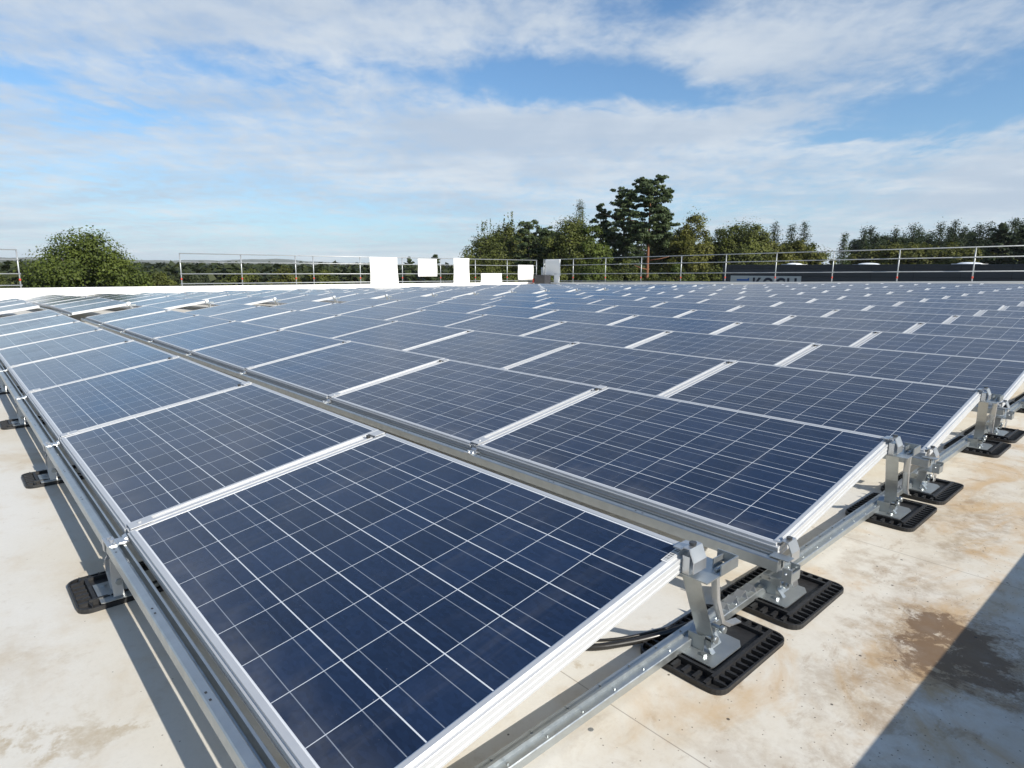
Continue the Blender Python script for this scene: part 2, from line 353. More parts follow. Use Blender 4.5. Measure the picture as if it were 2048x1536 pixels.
def copy_tree(o, parent=None, cache={}):
    c = o.copy(); COL.objects.link(c)
    if parent: c.parent = parent
    if o.name not in cache: cache[o.name] = kids(o)
    for k in cache[o.name]: copy_tree(k, c)
    return c
ORD = ['', 'first', 'second', 'third', 'fourth', 'fifth', 'sixth', 'seventh', 'eighth', 'ninth', 'tenth', 'eleventh', 'twelfth', 'thirteenth', 'fourteenth', 'fifteenth', 'sixteenth', 'seventeenth', 'eighteenth', 'nineteenth', 'twentieth', 'twenty-first', 'twenty-second', 'twenty-third', 'twenty-fourth']

# ------------------------------------------------------------------ terrain
GZ = -9.5
gm, t, b = mat('meadow_soil'); v = objco(t)
t.put(b.inputs['Base Color'], t.mix(t.noise(v, 0.02, 6), (0.045, 0.06, 0.02), (0.10, 0.10, 0.045))); b.inputs['Roughness'].default_value = 0.95
ground = MB().add([(-9000, -9000, GZ), (9000, -9000, GZ), (9000, 9000, GZ), (-9000, 9000, GZ)], [(0, 1, 2, 3)]).build('ground', gm); tag(ground, kind='structure')
hm, t, b = mat('wooded_hill_cover'); v = objco(t)
t.put(b.inputs['Base Color'], t.mix(t.noise(v, 0.01, 6), (0.022, 0.035, 0.016), (0.06, 0.07, 0.03))); b.inputs['Roughness'].default_value = 1.0
def ridge(r, top, azs, seed, depth):
    rn = random.Random(seed); mb = MB(); vs = []; fs = []
    ph = [rn.uniform(0, 6.28) for _ in range(6)]
    for i, a in enumerate(azs):
        w = sum(math.sin(a*f+p)/f2 for f, p, f2 in zip((0.11, 0.23, 0.47, 0.9, 1.9, 3.7), ph, (1, 1.5, 2.2, 4, 7, 11)))
        h = top*(1+0.25*w)
        for k, (rr, hh) in enumerate([(r-depth, GZ), (r-depth*0.5, GZ+(h-GZ)*0.55), (r, h), (r+depth*0.4, GZ+(h-GZ)*0.6), (r+depth, GZ)]):
            vs.append((CX+rr*math.cos(R(a)), CY+rr*math.sin(R(a)), hh))
    for i in range(len(azs)-1):
        for k in range(4): fs.append((i*5+k, i*5+5+k, i*5+6+k, i*5+k+1))
    return mb.add(vs, fs, 0, True)
azs = [x*0.5 for x in range(160, 380)]
hl = ridge(4200, 44, azs, 3, 900); hl2 = ridge(2300, 14, azs, 8, 600)
hl.add(hl2.v, hl2.f, 0, True)
tag(hl.build('hills', hm), kind='structure')

# ------------------------------------------------------------------ the building we stand on
XL, YF, XR, YN = -29.30, 28.85, 0.86, -6.0
bld = tag(empty('roof_building', (-14, 11, GZ)), 'large flat-roofed building whose stained white roof carries the solar panels', 'building')
bld_loc = Vector((-14, 11, GZ))
mb = MB(); nx, ny = 62, 72
xs = [XL + (XR-XL)*i/nx for i in range(nx+1)]; ys = [YN + (YF-YN)*j/ny for j in range(ny+1)]
vs = [(x, y, ZR+hroof(x, y)) for y in ys for x in xs]
mb.add(vs, [(j*(nx+1)+i, j*(nx+1)+i+1, (j+1)*(nx+1)+i+1, (j+1)*(nx+1)+i) for j in range(ny) for i in range(nx)], 0, True)
ro = mb.build('roof', M_roof, bld); ro.location = -bld_loc
def bpart(name, mb, M): o = mb.build(name, M, bld); o.location = -bld_loc; return o
def far_top(x): return 0.07 + 0.020*max(0, x+27.5)
# parapets: left (low), far (rises to the right), near-right one that throws the broad shadow, rear
bpart('parapet', MB().box((XL-0.42, YN-0.4, GZ+4), (XL, YF+0.4, 0.02)), M_coping)
bpart('coping', MB().box((XL-0.46, YN-0.44, 0.022), (XL+0.04, YF+0.44, 0.075)), M_coping)
mb = MB(); n = 24
for i in range(n):
    a = XL+(XR-XL)*i/n; c = XL+(XR-XL)*(i+1)/n
    mb.add([(a, YF, -1.2), (c, YF, -1.2), (c, YF, far_top(c)-0.05), (a, YF, far_top(a)-0.05)], [(0, 1, 2, 3)])
mb.box((XL, YF+0.005, GZ+4), (XR, YF+0.38, -0.05))
bpart('parapet', mb, M_coping)
mb = MB(); vs = []; fs = []
for i in range(n+1):
    x = XL+0.05+(XR-XL)*i/n; z = far_top(x)
    vs += [(x, YF-0.04, z-0.05), (x, YF-0.04, z), (x, YF+0.42, z), (x, YF+0.42, z-0.05)]
for i in range(n):
    for k in range(4): fs.append((i*4+k, i*4+4+k, i*4+4+(k+1) % 4, i*4+(k+1) % 4))
mb.add(vs, fs); bpart('coping', mb, M_coping)
PTOP = 0.060
bpart('parapet', MB().box((XR, YN-0.4, GZ+4), (XR+0.36, YF+0.4, PTOP-0.05)), M_wall)
bpart('coping', MB().box((XR-0.03, YN-0.44, PTOP-0.048), (XR+0.40, YF+0.44, PTOP)), M_coping)
bpart('parapet', MB().box((XL, YN-0.36, GZ+4), (XR, YN, 0.05)), M_wall)
bpart('wall', MB().box((XL-0.38, YN-0.36, GZ), (XR+0.32, YF+0.36, GZ+3.99)), M_wall)

# ------------------------------------------------------------------ solar panels
PX, RP, X0, Y0, TILT = 1.535, 1.4687, -0.0445, 0.0005, 0.1574
def frame_mesh():
    L, E = .0235, .0225                                  # lip: short edges, long edges
    pr = [(0, 0, -.046), (0, 0, -.040), (.0012, .0012, -.0385), (.0012, .0012, -.033), (0, 0, -.0315), (0, 0, -.025), (.0012, .0012, -.0235), (.0012, .0012, -.019), (0, 0, -.0175), (0, 0, -.0095), (.0008, .0008, -.0085),
          (.0085, .0065, -.0085), (.0092, .0070, -.0078), (.0095, .0073, -.0010), (.0105, .0080, 0), (L-.001, E-.001, 0), (L, E, -.001), (L, E, -.0055),
          (.011, .0085, -.0065), (.011, .0085, -.044), (.034, .03, -.044), (.034, .03, -.046)]
    vs = []; fs = []; n = len(pr)
    for a, c, z in pr:
        vs += [(-PW+a, c, z), (-a, c, z), (-a, PH-c, z), (-PW+a, PH-c, z)]
    for i in range(n):
        j = (i+1) % n
        for k in range(4): fs.append((i*4+k, i*4+(k+1) % 4, j*4+(k+1) % 4, j*4+k))
    return MB().add(vs, fs).mesh('frame', M_alu)
def glass_mesh():
    a, c = .0230, .0220
    q = [(-PW+a, c), (-a, c), (-a, PH-c), (-PW+a, PH-c)]
    mb = MB().add([(x, y, -.0022) for x, y in q], [(0, 1, 2, 3)], 0)
    mb.add([(x, y, -.0060) for x, y in q], [(3, 2, 1, 0)], 1)
    return mb.mesh('glass', [M_cell, M_paper])
def clampstrip_mesh(short=False):
    # the joint on the left of a panel: a ribbed cover strip between two frames
    w = PX-PW; mb = MB(); a, b2 = -PW-w+0.003, -PW-0.003
    mb.sweep([(a, -.052), (b2, -.052), (b2, -.006), (b2-.004, -.006), (b2-.0045, -.010), (b2-.012, -.010), (b2-.0125, -.004), (a+.0125, -.004), (a+.012, -.010), (a+.0045, -.010), (a+.004, -.006), (a, -.006)], 'y', 0.006, PH-0.004)
    return mb.mesh('joint_rail', M_alu)
FR, GL, JS = frame_mesh(), glass_mesh(), clampstrip_mesh()
w = PX-PW
clip_me = MB().box((-PW-w-.006, .012, .0006), (-PW+.006, .085, .0036)).disc((-PW-w/2, .045, .0038), .006, .004).mesh('mid_clamp', M_alu)
clip2_me = MB().box((-PW-w-.004, PH-.060, .0006), (-PW+.004, PH-.012, .0036)).mesh('mid_clamp', M_alu)
bolt_me = MB().disc((-PW-w/2, PH-.078, -.0035), .009, .012, 8).mesh('clamp_bolt', M_bolt)
BLOCKS = [(8, X0), (8, X0-8*PX-1.42)]
NROWS = 18
def put(name, me, parent):
    o = bpy.data.objects.new(name, me); COL.objects.link(o); o.parent = parent; return o
PANELS = {}
for r in range(NROWS):
    for bi, (cnt, xs0) in enumerate(BLOCKS):
        for k in range(cnt):
            if r == 0 and bi == 1 and k > 2: continue
            x = xs0-k*PX; y = Y0+r*RP
            z0 = hroof(x, y+.5); z1 = hroof(x-PW, y+.5); zy = hroof(x-PW/2, y+1)-hroof(x-PW/2, y)
            p = empty('solar_panel', (x, y, hroof(x, y)))
            ex = Vector((PW, 0, z0-z1)).normalized(); ey = Vector((0, math.cos(TILT), math.sin(TILT)+zy)).normalized()
            ez = ex.cross(ey).normalized(); ey = ez.cross(ex)
            rn = random.Random(r*100+bi*40+k)
            p.rotation_euler = (Matrix((ex, ey, ez)).transposed() @ Matrix.Rotation(rn.gauss(0, .0022), 3, 'Y') @ Matrix.Rotation(rn.gauss(0, .0022), 3, 'X')).to_euler()
            put('frame', FR, p); put('glass', GL, p)
            if k < cnt-1:
                js = put('joint_rail', JS, p)
                if r < 7:
                    put('mid_clamp', clip_me, p); c2 = put('mid_clamp', clip2_me, p)
                    put('clamp_bolt', bolt_me, c2)
            rowname = 'front row' if r == 0 else ORD[r+1]+' row from the front'
            if bi == 0:
                pos = 'at the right end of' if k == 0 else ('just before the aisle in' if k == cnt-1 else ORD[k+1]+' from the right end in')
                lab = f'blue solar panel {pos} the {rowname}'
            else:
                pos = 'first beyond the aisle in' if k == 0 else ('last, by the white roof edge, in' if k == cnt-1 else ORD[k+1]+' beyond the aisle in')
                lab = f'blue solar panel {pos} the {rowname}'
            tag(p, lab, 'solar panel', 'solar panels mounted in tilted rows on the roof')
            PANELS[(r, bi, k)] = p
# bar code sticker on the front panel
st_ = MB().add([(-.029, PH-.105, .0008), (-.0115, PH-.105, .0008), (-.0115, PH-.030, .0008), (-.029, PH-.030, .0008)], [(0, 1, 2, 3)]).build('barcode_sticker', M_paper, PANELS[(0, 0, 0)])
mb = MB(); rn = random.Random(4); yy = PH-.100
while yy < PH-.036:
    wd = rn.choice([.0014, .0022, .0035]); mb.add([(-.027, yy, .0012), (-.0135, yy, .0012), (-.0135, yy+wd, .0012), (-.027, yy+wd, .0012)], [(0, 1, 2, 3)]); yy += wd+rn.choice([.002, .003])
mb.build('barcode_print', M_black, st_)

# ------------------------------------------------------------------ mounting rails
def purlin(a, b):
    mb = MB()      # open channel with rolled lips, runs in front of the low edges
    y0, zt, zb = -.060, -.022, -.058
    mb.sweep([(y0, zb), (y0+.048, zb), (y0+.048, zt-.004), (y0+.046, zt-.002), (y0+.040, zt-.002), (y0+.039, zt-.006), (y0+.039, zt-.030), (y0+.0245, zt-.034), (y0+.0245, zt-.003), (y0+.022, zt), (y0+.003, zt), (y0, zt-.003)], 'x', a, b)
    return mb
for r in range(6):
    for bi, (cnt, xs0) in enumerate(BLOCKS):
        if bi == 1 and r > 2: continue
        a = xs0-cnt*PX+.02 if not (r == 0 and bi == 1) else xs0-3*PX; b2 = xs0+0.030
        z = hroof(xs0, r*RP); z2 = hroof(a, r*RP)
        o = empty('mounting_rail', (0, Y0+r*RP, z))
        mb = purlin(a, b2); mb.v = [(x, y, zz+(x-xs0)/(a-xs0)*(z2-z)) for x, y, zz in mb.v]
        mb.build('channel', M_galv, o)
        for k in range(1, cnt):
            if bi == 1: break
            x = xs0-k*PX+.012+.05; cz = (x-xs0)/(a-xs0)*(z2-z)
            cb = MB().box((x-.028, -.064, -.0215+cz), (x+.028, -.010, -.0180+cz)).strip([(x-.02, -.012, -.018+cz), (x-.02, -.002, -.012+cz), (x-.02, .001, -.030+cz)], (.035, 0, 0), .003)
            cb.disc((x-.012, -.045, -.0178+cz), .007, .006).disc((x+.014, -.042, -.0178+cz), .005, .005)
            cb.build('rail_connector', M_bright, o)
        if bi == 0 and r < 2:
            mb = MB()
            for k in range(0, 5):
                for q in (0.33, 0.62, 0.93):
                    x = xs0-(k+q)*PX
                    for dxx in (0, .03): mb.add([(x+dxx, -.052, -.0217), (x+dxx+.008, -.052, -.0217), (x+dxx+.008, -.047, -.0217), (x+dxx, -.047, -.0217)], [(0, 1, 2, 3)])
            # flat black patches on the lip, painted shade in place of open slots
            mb.v = [(x, y, zz+(x-xs0)/(a-xs0)*(z2-z)) for x, y, zz in mb.v]
            mb.build('slot_shade_patches', M_black, o)
        rown = 'front row' if r == 0 else ORD[r+1]+' row from the front'
        tag(o, f'galvanised channel rail along the {rown}, {"before" if bi == 0 else "beyond"} the aisle', 'mounting rail', 'channel rails along the low panel edges')

# long bottom rail under the right ends of the rows
mb = MB(); RX, rz0 = -.122, ZR+.022
prof = [(RX-.026, rz0), (RX+.026, rz0), (RX+.026, rz0+.020), (RX+.024, rz0+.022), (RX+.004, rz0+.022), (RX+.003, rz0+.032), (RX-.003, rz0+.032), (RX-.004, rz0+.024), (RX-.024, rz0+.024), (RX-.026, rz0+.022)]
ysr = [-1.6+0.5*i for i in range(58)]
n = len(prof); vs = []; fs = []
for yv in ysr: vs += [(x, yv, z+hroof(x, yv)) for x, z in prof]
for i in range(len(ysr)-1):
    for k in range(n): fs.append((i*n+k, i*n+(k+1) % n, (i+1)*n+(k+1) % n, (i+1)*n+k))
fs += [tuple(range(n-1, -1, -1))]
mb.add(vs, fs)
for i in range(90):
    yv = -1.5+i*0.118
    for x in (RX-.015, RX+.015): mb.disc((x, yv+(0.02 if x > RX else 0), rz0+(.0242 if x < RX else .0222)+hroof(x, yv)), .0030, .003, 7)
br = tag(mb.build('bottom_rail', M_galv), 'long galvanised bottom rail on rubber pads crossing under the right row ends', 'mounting rail')

# ------------------------------------------------------------------ mounting feet
def rrect(x0, y0, x1, y1, r, n=5):
    pts = []
    for cx, cy, a0 in ((x1-r, y1-r, 0), (x0+r, y1-r, 90), (x0+r, y0+r, 180), (x1-r, y0+r, 270)):
        for i in range(n+1): pts.append((cx+r*math.cos(R(a0+90*i/n)), cy+r*math.sin(R(a0+90*i/n))))
    return pts
def pad_mesh():
    mb = MB(); X, Y = .133, .190
    mb.prism(rrect(-X, -Y, X, Y, .04), 0, .007)
    # raised frame and inner tray ribs
    for sx in (-1, 1):
        mb.box((sx*.088-.005, -Y+.035, .0065), (sx*.088+.005, Y-.035, .026))
        for i in range(12):              # toothed edge
            y = -Y+.032+i*.0285
            mb.prism([(sx*.093, y), (sx*.093, y+.013), (sx*.128, y+.007), (sx*.128, y+.005)][::(1 if sx > 0 else -1)], .0065, .020)
    for sy in (-1, 1):
        mb.box((-.083, sy*.138-.005, .0065), (.083, sy*.138+.005, .026))
        for i in range(6):
            x = -.088+i*.033
            mb.box((x, sy*.164-.018, .0065), (x+.010, sy*.164+.018, .019))
    mb.prism(rrect(-.082, -.132, .082, .132, .01), .0068, .0145)
    # outer rim
    o = rrect(-X, -Y, X, Y, .04); i_ = rrect(-X+.006, -Y+.006, X-.006, Y-.006, .034); m_ = len(o)
    mb.add([(x, y, .006) for x, y in o]+[(x, y, .016) for x, y in o]+[(x, y, .016) for x, y in i_]+[(x, y, .0068) for x, y in i_],
           [(k*m_+i, k*m_+(i+1) % m_, (k+1)*m_+(i+1) % m_, (k+1)*m_+i) for k in range(3) for i in range(m_)])
    return mb.mesh('rubber_pad', M_rubber)
PAD = pad_mesh()
def plate_mesh():
    mb = MB()
    mb.prism([(-.080, -.088), (.072, -.088), (.076, -.080), (.076, .060), (.060, .085), (-.080, .085)], .0150, .0185)
    mb.strip([(-.005, -.04, .0187), (-.005, -.04, .060), (-.005, -.01, .075)], (.05, 0, 0), .003)
    mb.strip([(.03, .012, .0187), (.012, .012, .045), (.008, .012, .080)], (0, .045, 0), .003)
    mb.strip([(.045, -.03, .0187), (.022, -.03, .040), (.016, -.03, .070)], (0, .016, 0), .003)
    for x, y in ((.03, -.055), (-.05, -.06), (-.05, .06)): mb.disc((x, y, .0185), .009, .006, 6)
    mb.tube([(-.01, -.03, .062), (.045, -.03, .062)], .006, 7); mb.tube([(.040, -.03, .062), (.052, -.03, .062)], .011, 6)
    mb.tube([(-.01, .02, .070), (.040, .02, .070)], .006, 7); mb.tube([(.034, .02, .070), (.048, .02, .070)], .011, 6)
    return mb.mesh('base_plate', M_galv)
PLATE = plate_mesh()
def end_clamp(mb, x, y, z):
    # Z-shaped end clamp that grips the panel lip; x,y,z = top corner of the frame
    mb.strip([(x-.020, y, z+.0025), (x+.004, y, z+.0032), (x+.010, y, z+.010), (x+.026, y, z+.010), (x+.040, y, z-.022), (x+.040, y, z-.050)], (0, .056, 0), .0032)
def tall_foot():
    """origin on the roof below the high corner of a row end"""
    f = empty('support_stand', (0, 0, 0))
    H = .377                                            # height of the frame's top corner above the roof
    put('rubber_pad', PAD, f).location = (-.026, .175, 0)
    put('base_plate', PLATE, f).location = (-.035, .145, .004)
    MB().strip([(.012, -.035, H-.060), (.000, .035, .190), (-.018, .115, .065), (-.020, .125, .045)], (.043, .013, 0), .004).box((-.040, .108, .040), (.004, .132, .058)).build('leg', M_galv, f)
    mb = MB().strip([(.056, .008, H-.060), (.050, .030, H-.140), (.038, .085, .150), (.030, .150, .110), (.018, .225, .085)], (.022, -.006, 0), .0035)
    mb.strip([(.068, .002, H-.060), (.062, .024, H-.140), (.050, .080, .150), (.040, .140, .112)], (0, .012, .004), .003)
    mb.build('leg', M_bright, f)
    mb = MB().box((-.008, -.058, H-.0635), (.074, .074, H-.060)); mb.box((.0745, .000, H-.0595), (.078, .082, H-.030)); mb.box((.020, .0785, H-.0595), (.074, .082, H-.030))
    mb.box((.036, .030, H-.0595), (.039, .078, H-.036)); mb.tube([(.055, .012, H-.056), (.055, .066, H-.052)], .004, 6)
    mb.build('head_bracket', M_galv, f)
    mb = MB(); end_clamp(mb, -.004, -.032, H); mb.box((.002, -.056, H-.0595), (.022, -.008, H-.012)); ec = mb.build('end_clamp', M_bright, f)
    MB().disc((.014, -.032, H+.0138), .0095, .006, 8).build('clamp_bolt', M_bolt, ec)
    return f
def low_foot():
    """origin on the roof below the low corner of a row end"""
    f = empty('support_stand', (0, 0, 0)); H = .22
    put('rubber_pad', PAD, f).location = (-.026, .125, 0)
    put('base_plate', PLATE, f).location = (-.040, .100, .004)
    MB().strip([(-.020, .060, .060), (-.008, .020, .100), (.004, -.025, H-.073)], (.034, 0, 0), .004).build('leg', M_bright, f)
    MB().strip([(.024, .100, .060), (.034, .060, .100), (.040, .000, H-.073)], (0, .034, 0), .0035).build('leg', M_bright, f)
    for i in range(4):
        y = -.20+i*.055; MB().strip([(-.076, y, .050), (-.066, y+.008, .074), (-.058, y+.014, .052)], (.024, .004, 0), .003).build('toothed_clip', M_bright, f)
    mb = MB().box((-.010, -.064, H-.0765), (.076, -.006, H-.0725)); mb.box((.048, -.0655, H-.072), (.0765, -.0620, H-.034)); mb.box((.048, -.0095, H-.072), (.0765, -.0060, H-.034)); mb.box((.073, -.0615, H-.072), (.0765, -.010, H-.046))
    mb.box((-.002, -.050, H-.0195), (.058, -.012, H-.0165)); mb.tube([(.060, -.075, H-.050), (.060, .002, H-.050)], .004, 6)
    mb.build('head_bracket', M_galv, f)
    mb = MB(); end_clamp(mb, -.004, .046, H); ec = mb.build('end_clamp', M_bright, f)
    MB().disc((.014, .046, H+.0138), .0095, .006, 8).build('clamp_bolt', M_bolt, ec)
    return f
tall0, low0 = tall_foot(), low_foot()
used = {}
def place(src, x, y, label, group):
    o = src if src.name not in used else copy_tree(src)
    used[src.name] = 1
    o.location = (x, y, ZR+hroof(x, y)); tag(o, label, 'support stand', group); return o
dyh = PH*math.cos(TILT)
for r in range(8):
    nm = 'front row' if r == 0 else ORD[r+1]+' row from the front'
    if r > 0: place(low0, X0, Y0+r*RP, f'low steel stand at the right end of the {nm}', 'stands at the right row ends')
    place(tall0, X0, Y0+r*RP+dyh, f'tall steel stand at the right end of the {nm}', 'stands at the right row ends')
place(low0, X0, Y0, 'low steel stand at the right end of the front row', 'stands at the right row ends')
# feet showing at the aisle
for r in range(1, 12):
    xs0 = BLOCKS[1][1]
    place(tall0, xs0, Y0+r*RP+dyh, f'tall steel stand in the aisle at the {ORD[r+1]} row from the front', 'stands in the aisle')
# feet along the low left edge of the front row
mf = empty('support_stand', (0, 0, 0)); H = .22
put('rubber_pad', PAD, mf).location = (-.075, .030, 0); put('base_plate', PLATE, mf).location = (-.02, -.01, .004)
MB().strip([(-.030, -.040, .022), (-.048, -.046, .080), (-.042, -.046, .125), (-.018, -.042, H-.073)], (0, .034, 0), .004).build('leg', M_bright, mf)
MB().strip([(.034, -.045, .022), (.022, -.046, .080), (.014, -.042, H-.073)], (0, .030, 0), .004).build('leg', M_bright, mf)
mb = MB().box((-.035, -.063, H-.0215), (.022, -.034, H-.0185))
mb.strip([(-.030, -.0625, H-.060), (-.030, -.0635, H-.019)], (.028, 0, 0), .003)
mb.box((.000, -.030, H-.0205), (.045, -.002, H-.0165))
mb.disc((-.018, -.048, H-.0183), .007, .006, 6)
mb.build('rail_clip', M_bright, mf)
for k in range(1, 9):
    place(mf, X0-k*PX+.040, Y0, f'low steel stand outside the front row, {ORD[k]} from the camera', 'stands along the low edge of the front row')

# ------------------------------------------------------------------ corrugated conduit
P = [(-.75, .80, ZR+.02), (-.55, .815, ZR+.02), (-.40, .845, ZR+.02), (-.304, .882, ZR+.021), (-.232, .985, ZR+.027), (-.178, 1.095, ZR+.036), (-.150, 1.19, ZR+.040), (-.130, 1.30, ZR+.030)]
def cr(P, n):
    out = []
    for i in range(len(P)-1):
        p0, p1, p2, p3 = (Vector(P[max(0, min(len(P)-1, j))]) for j in (i-1, i, i+1, i+2))
        for q in range(n):
            t = q/n; out.append(.5*((2*p1)+(p2-p0)*t+(2*p0-5*p1+4*p2-p3)*t*t+(3*p1-p0-3*p2+p3)*t**3))
    return out
pc = cr(P, 60)
pc2 = cr([(-.75, .835, ZR+.012), (-.50, .850, ZR+.012), (-.36, .900, ZR+.012), (-.27, .985, ZR+.020), (-.20, 1.12, ZR+.030), (-.15, 1.26, ZR+.030)], 10)
tag(MB().tube(pc2, .0045, 7).build('cable', M_conduit), 'thin smooth black cable lying beside the corrugated conduit', 'cable')
tag(MB().tube(pc, [.0105 if i % 2 else .0092 for i in range(len(pc))], 9).build('cable_conduit', M_conduit), 'black corrugated cable conduit curving from under the front panel to the first pad', 'cable conduit')
# a small screw lying on the roof
mb = MB().tube([(0, 0, .004), (.022, .004, .004)], .003, 7).disc((-.004, 0, 0), .007, .008, 8)
tag(mb.build('loose_screw', M_bright, None, (-.085, .655, ZR+.001)), 'small loose screw lying on the roof by the bottom rail', 'screw')

# ------------------------------------------------------------------ guard rails at the roof edge
RAILS = (1.36, 0.98, 0.49, 0.12)
def guard(name, p0, d, n_list, zb, zt, label, fr, side, slope=0.0, coup=True):
    """posts at p0 + d*s for s in n_list; fr = rail heights as fractions of the post"""
    o = empty(name, (p0[0], p0[1], zb)); d = Vector(d)
    for i, s in enumerate(n_list):
        q = d*s; zz = slope*s; h = zt-zb
        po = MB().tube([(q.x, q.y, zz-.05), (q.x, q.y, zz+h+.02)], .0245, 8).build('post', M_tube, o)
        for fz in fr[1:]: MB().tube([(q.x-.035*d.y+.035*d.x, q.y-.035*d.y, zz+h*fz), (q.x+.035*d.x+.03, q.y+.03, zz+h*fz)], .03, 6).build('coupler', M_tube, po)
        if coup:
            MB().tube([(q.x, q.y, zz+h*.20), (q.x, q.y, zz+h*.255)], .034, 8).build('red_coupler', M_red, po)
    for fz in fr:
        a, b2 = d*n_list[0], d*n_list[-1]; off = Vector(side)*.045
        MB().tube([(a.x+off.x, a.y+off.y, slope*n_list[0]+(zt-zb)*fz), (b2.x+off.x, b2.y+off.y, slope*n_list[-1]+(zt-zb)*fz)], .0215 if fz < .99 else .023, 6).build('rail', M_tube, o)
    return tag(o, label, 'guard rail')
SP = 2.57; GX, GY = -29.46, 28.99
FRR = (1.0, .745, .385, .085)
guard('guard_rail', (GX, 7.56), (0, 1, 0), [0, SP, 2*SP, 13.61-7.56] + [13.61-7.56+SP*i for i in range(1, 7)], .06, 1.47, 'long scaffold tube guard rail along the left roof edge, hung with white sheets', FRR, (1, 0, 0))
guard('guard_rail', (GX, 1.98), (0, -1, 0), [0, SP, 2*SP, 3*SP], .06, 1.49, 'short scaffold tube guard rail end at the far left beside the round tree', FRR, (1, 0, 0))
guard('guard_rail', (-28.73, GY), (1, 0, 0), [0] + [2.57+SP*i for i in range(0, 11)], .03, 1.50, 'scaffold tube guard rail along the far right roof edge before the dark hall', FRR, (0, -1, 0), 0.0125)
# boards and sheets hung on the rails
def sheet(loc, w, h, along, label, lean=.0, thick=.02):
    mb = MB(); n = 12; vs = []; fs = []; rn = random.Random(label)
    ph = rn.uniform(0, 6)
    for j in range(n+1):
        for i in range(n+1):
            u = i/n; vv = j/n; bulge = .03*math.sin(u*4+ph)*(1-vv)+.016*math.sin(vv*7+ph+u*2)+lean*(1-vv)
            vs.append((bulge, u*w+lean*.6*(1-vv)*(u-.3), vv*h))
    m2 = len(vs); vs += [(x+thick, y, z) for x, y, z in vs]
    for j in range(n):
        for i in range(n):
            a = j*(n+1)+i; fs.append((a, a+n+1, a+n+2, a+1)); fs.append((m2+a, m2+a+1, m2+a+n+2, m2+a+n+1))
    bd = [i for i in range(n+1)] + [(j+1)*(n+1)-1 for j in range(1, n+1)] + [n*(n+1)+i for i in range(n-1, -1, -1)] + [j*(n+1) for j in range(n-1, 0, -1)]
    for i in range(len(bd)):
        a, c = bd[i], bd[(i+1) % len(bd)]; fs.append((a, c, m2+c, m2+a))
    o = mb.add(vs, fs, 0, True).build('hanging_sheet', M_sheet, None, loc)
    if along == 'x': o.rotation_euler.z = R(-90)
    return tag(o, label, 'sheet', 'white sheets hung on the guard rails')
sx = GX+.06
sheet((sx, 16.72, .05), 1.66, 1.42, 'y', 'widest tall white sheet, leftmost on the left guard rail', .05)
sheet((sx, 19.73, .45), 1.29, .98, 'y', 'squarish white sheet hung high, second from the left on the guard rail')
sheet((sx, 22.22, .05), 1.14, 1.46, 'y', 'narrow tall white sheet, third from the left on the guard rail')
sheet((sx, 24.28, .01), 1.66, .62, 'y', 'low wide white sheet standing at the foot of the guard rail')
sheet((sx, 27.31, .22), 1.38, .94, 'y', 'white sheet hung at mid height just left of the roof corner gap')
sheet((-28.50, GY-.08, .50), 1.32, 1.01, 'x', 'greyish white sheet hung on the far guard rail right of the roof corner')
# equipment by the roof corner
u = empty('rooftop_unit', (-28.35, GY-.55, -.25))
MB().box((-.45, -.3, 0), (.60, .3, .22), None, 0, .02).build('plinth', M_grey, u)
MB().box((-.42, -.28, .224), (.55, .28, .78), None, 0, .04).build('housing', M_dark, u)
MB().box((-.52, -.31, .3), (-.44, .25, .55)).build('side_flap', M_red, u)
tag(u, 'dark box-shaped rooftop unit on a grey plinth at the roof corner', 'rooftop unit')
u = empty('junction_cabinet', (-29.02, GY+.25, 0)); MB().box((-.1, -.12, .45), (.5, .12, 1.02), None, 0, .01).build('housing', M_grey, u); MB().box((.05, -.05, -.3), (.35, .05, .448)).build('stand', M_grey, u)
tag(u, 'blue-grey cabinet behind the first post of the far guard rail', 'cabinet')
u = tag(MB().box((-.2, -.02, 0), (.25, .02, .52)).build('white_board', M_sheet, None, (-27.45, GY-.14, .03)), 'small bright white board leaning under the greyish sheet', 'board')
u = empty('roof_ladder', (-29.25, GY+.5, -2.0))
for x in (0, .42): MB().tube([(x, 0, 0), (x, 0, 3.1), (x, .10, 3.25), (x, .3, 3.3)], .022, 7).build('stile', M_tube, u)
for i in range(9): MB().tube([(0, 0, .25+i*.3), (.42, 0, .25+i*.3)], .015, 6).build('rung', M_tube, u)
tag(u, 'metal ladder with bent handholds rising in the roof corner gap', 'ladder')
tag(MB().box((-27.75, GY-.75, -.20), (-26.2, GY-.35, -.02), None, 0, .03).build('insulation_slab', M_sheet), 'long pale slab lying on the roof beside the dark unit', 'slab')

# ------------------------------------------------------------------ dark hall behind
fm, t, b = mat('anthracite_trapezoid_cladding'); v = objco(t); x, y, z = t.sep(v)
t.put(b.inputs['Base Color'], t.mix(t.noise(v, 0.3, 4), (0.016, 0.020, 0.028), (0.025, 0.030, 0.040)))
t.put(b.inputs['Base Color'], t.mix(t.m('LESS_THAN', t.m('FRACT', t.m('DIVIDE', x, 3.0)), 0.012), t.mix(t.noise(v, 0.3, 4), (0.016, 0.020, 0.028), (0.025, 0.030, 0.040)), (0.006, 0.007, 0.009))); b.inputs['Roughness'].default_value = 0.45
bn = t.new('ShaderNodeBump'); bn.inputs['Strength'].default_value = 0.25; bn.inputs['Distance'].default_value = 0.05
t.put(bn.inputs['Height'], t.ramp(t.m('ABSOLUTE', t.m('SUBTRACT', t.m('FRACT', t.m('MULTIPLY', z, 1.6)), .5)), .1, .3)); t.l.new(bn.outputs[0], b.inputs['Normal'])
HX, HY, HT = -30.9, 55.0, 1.42
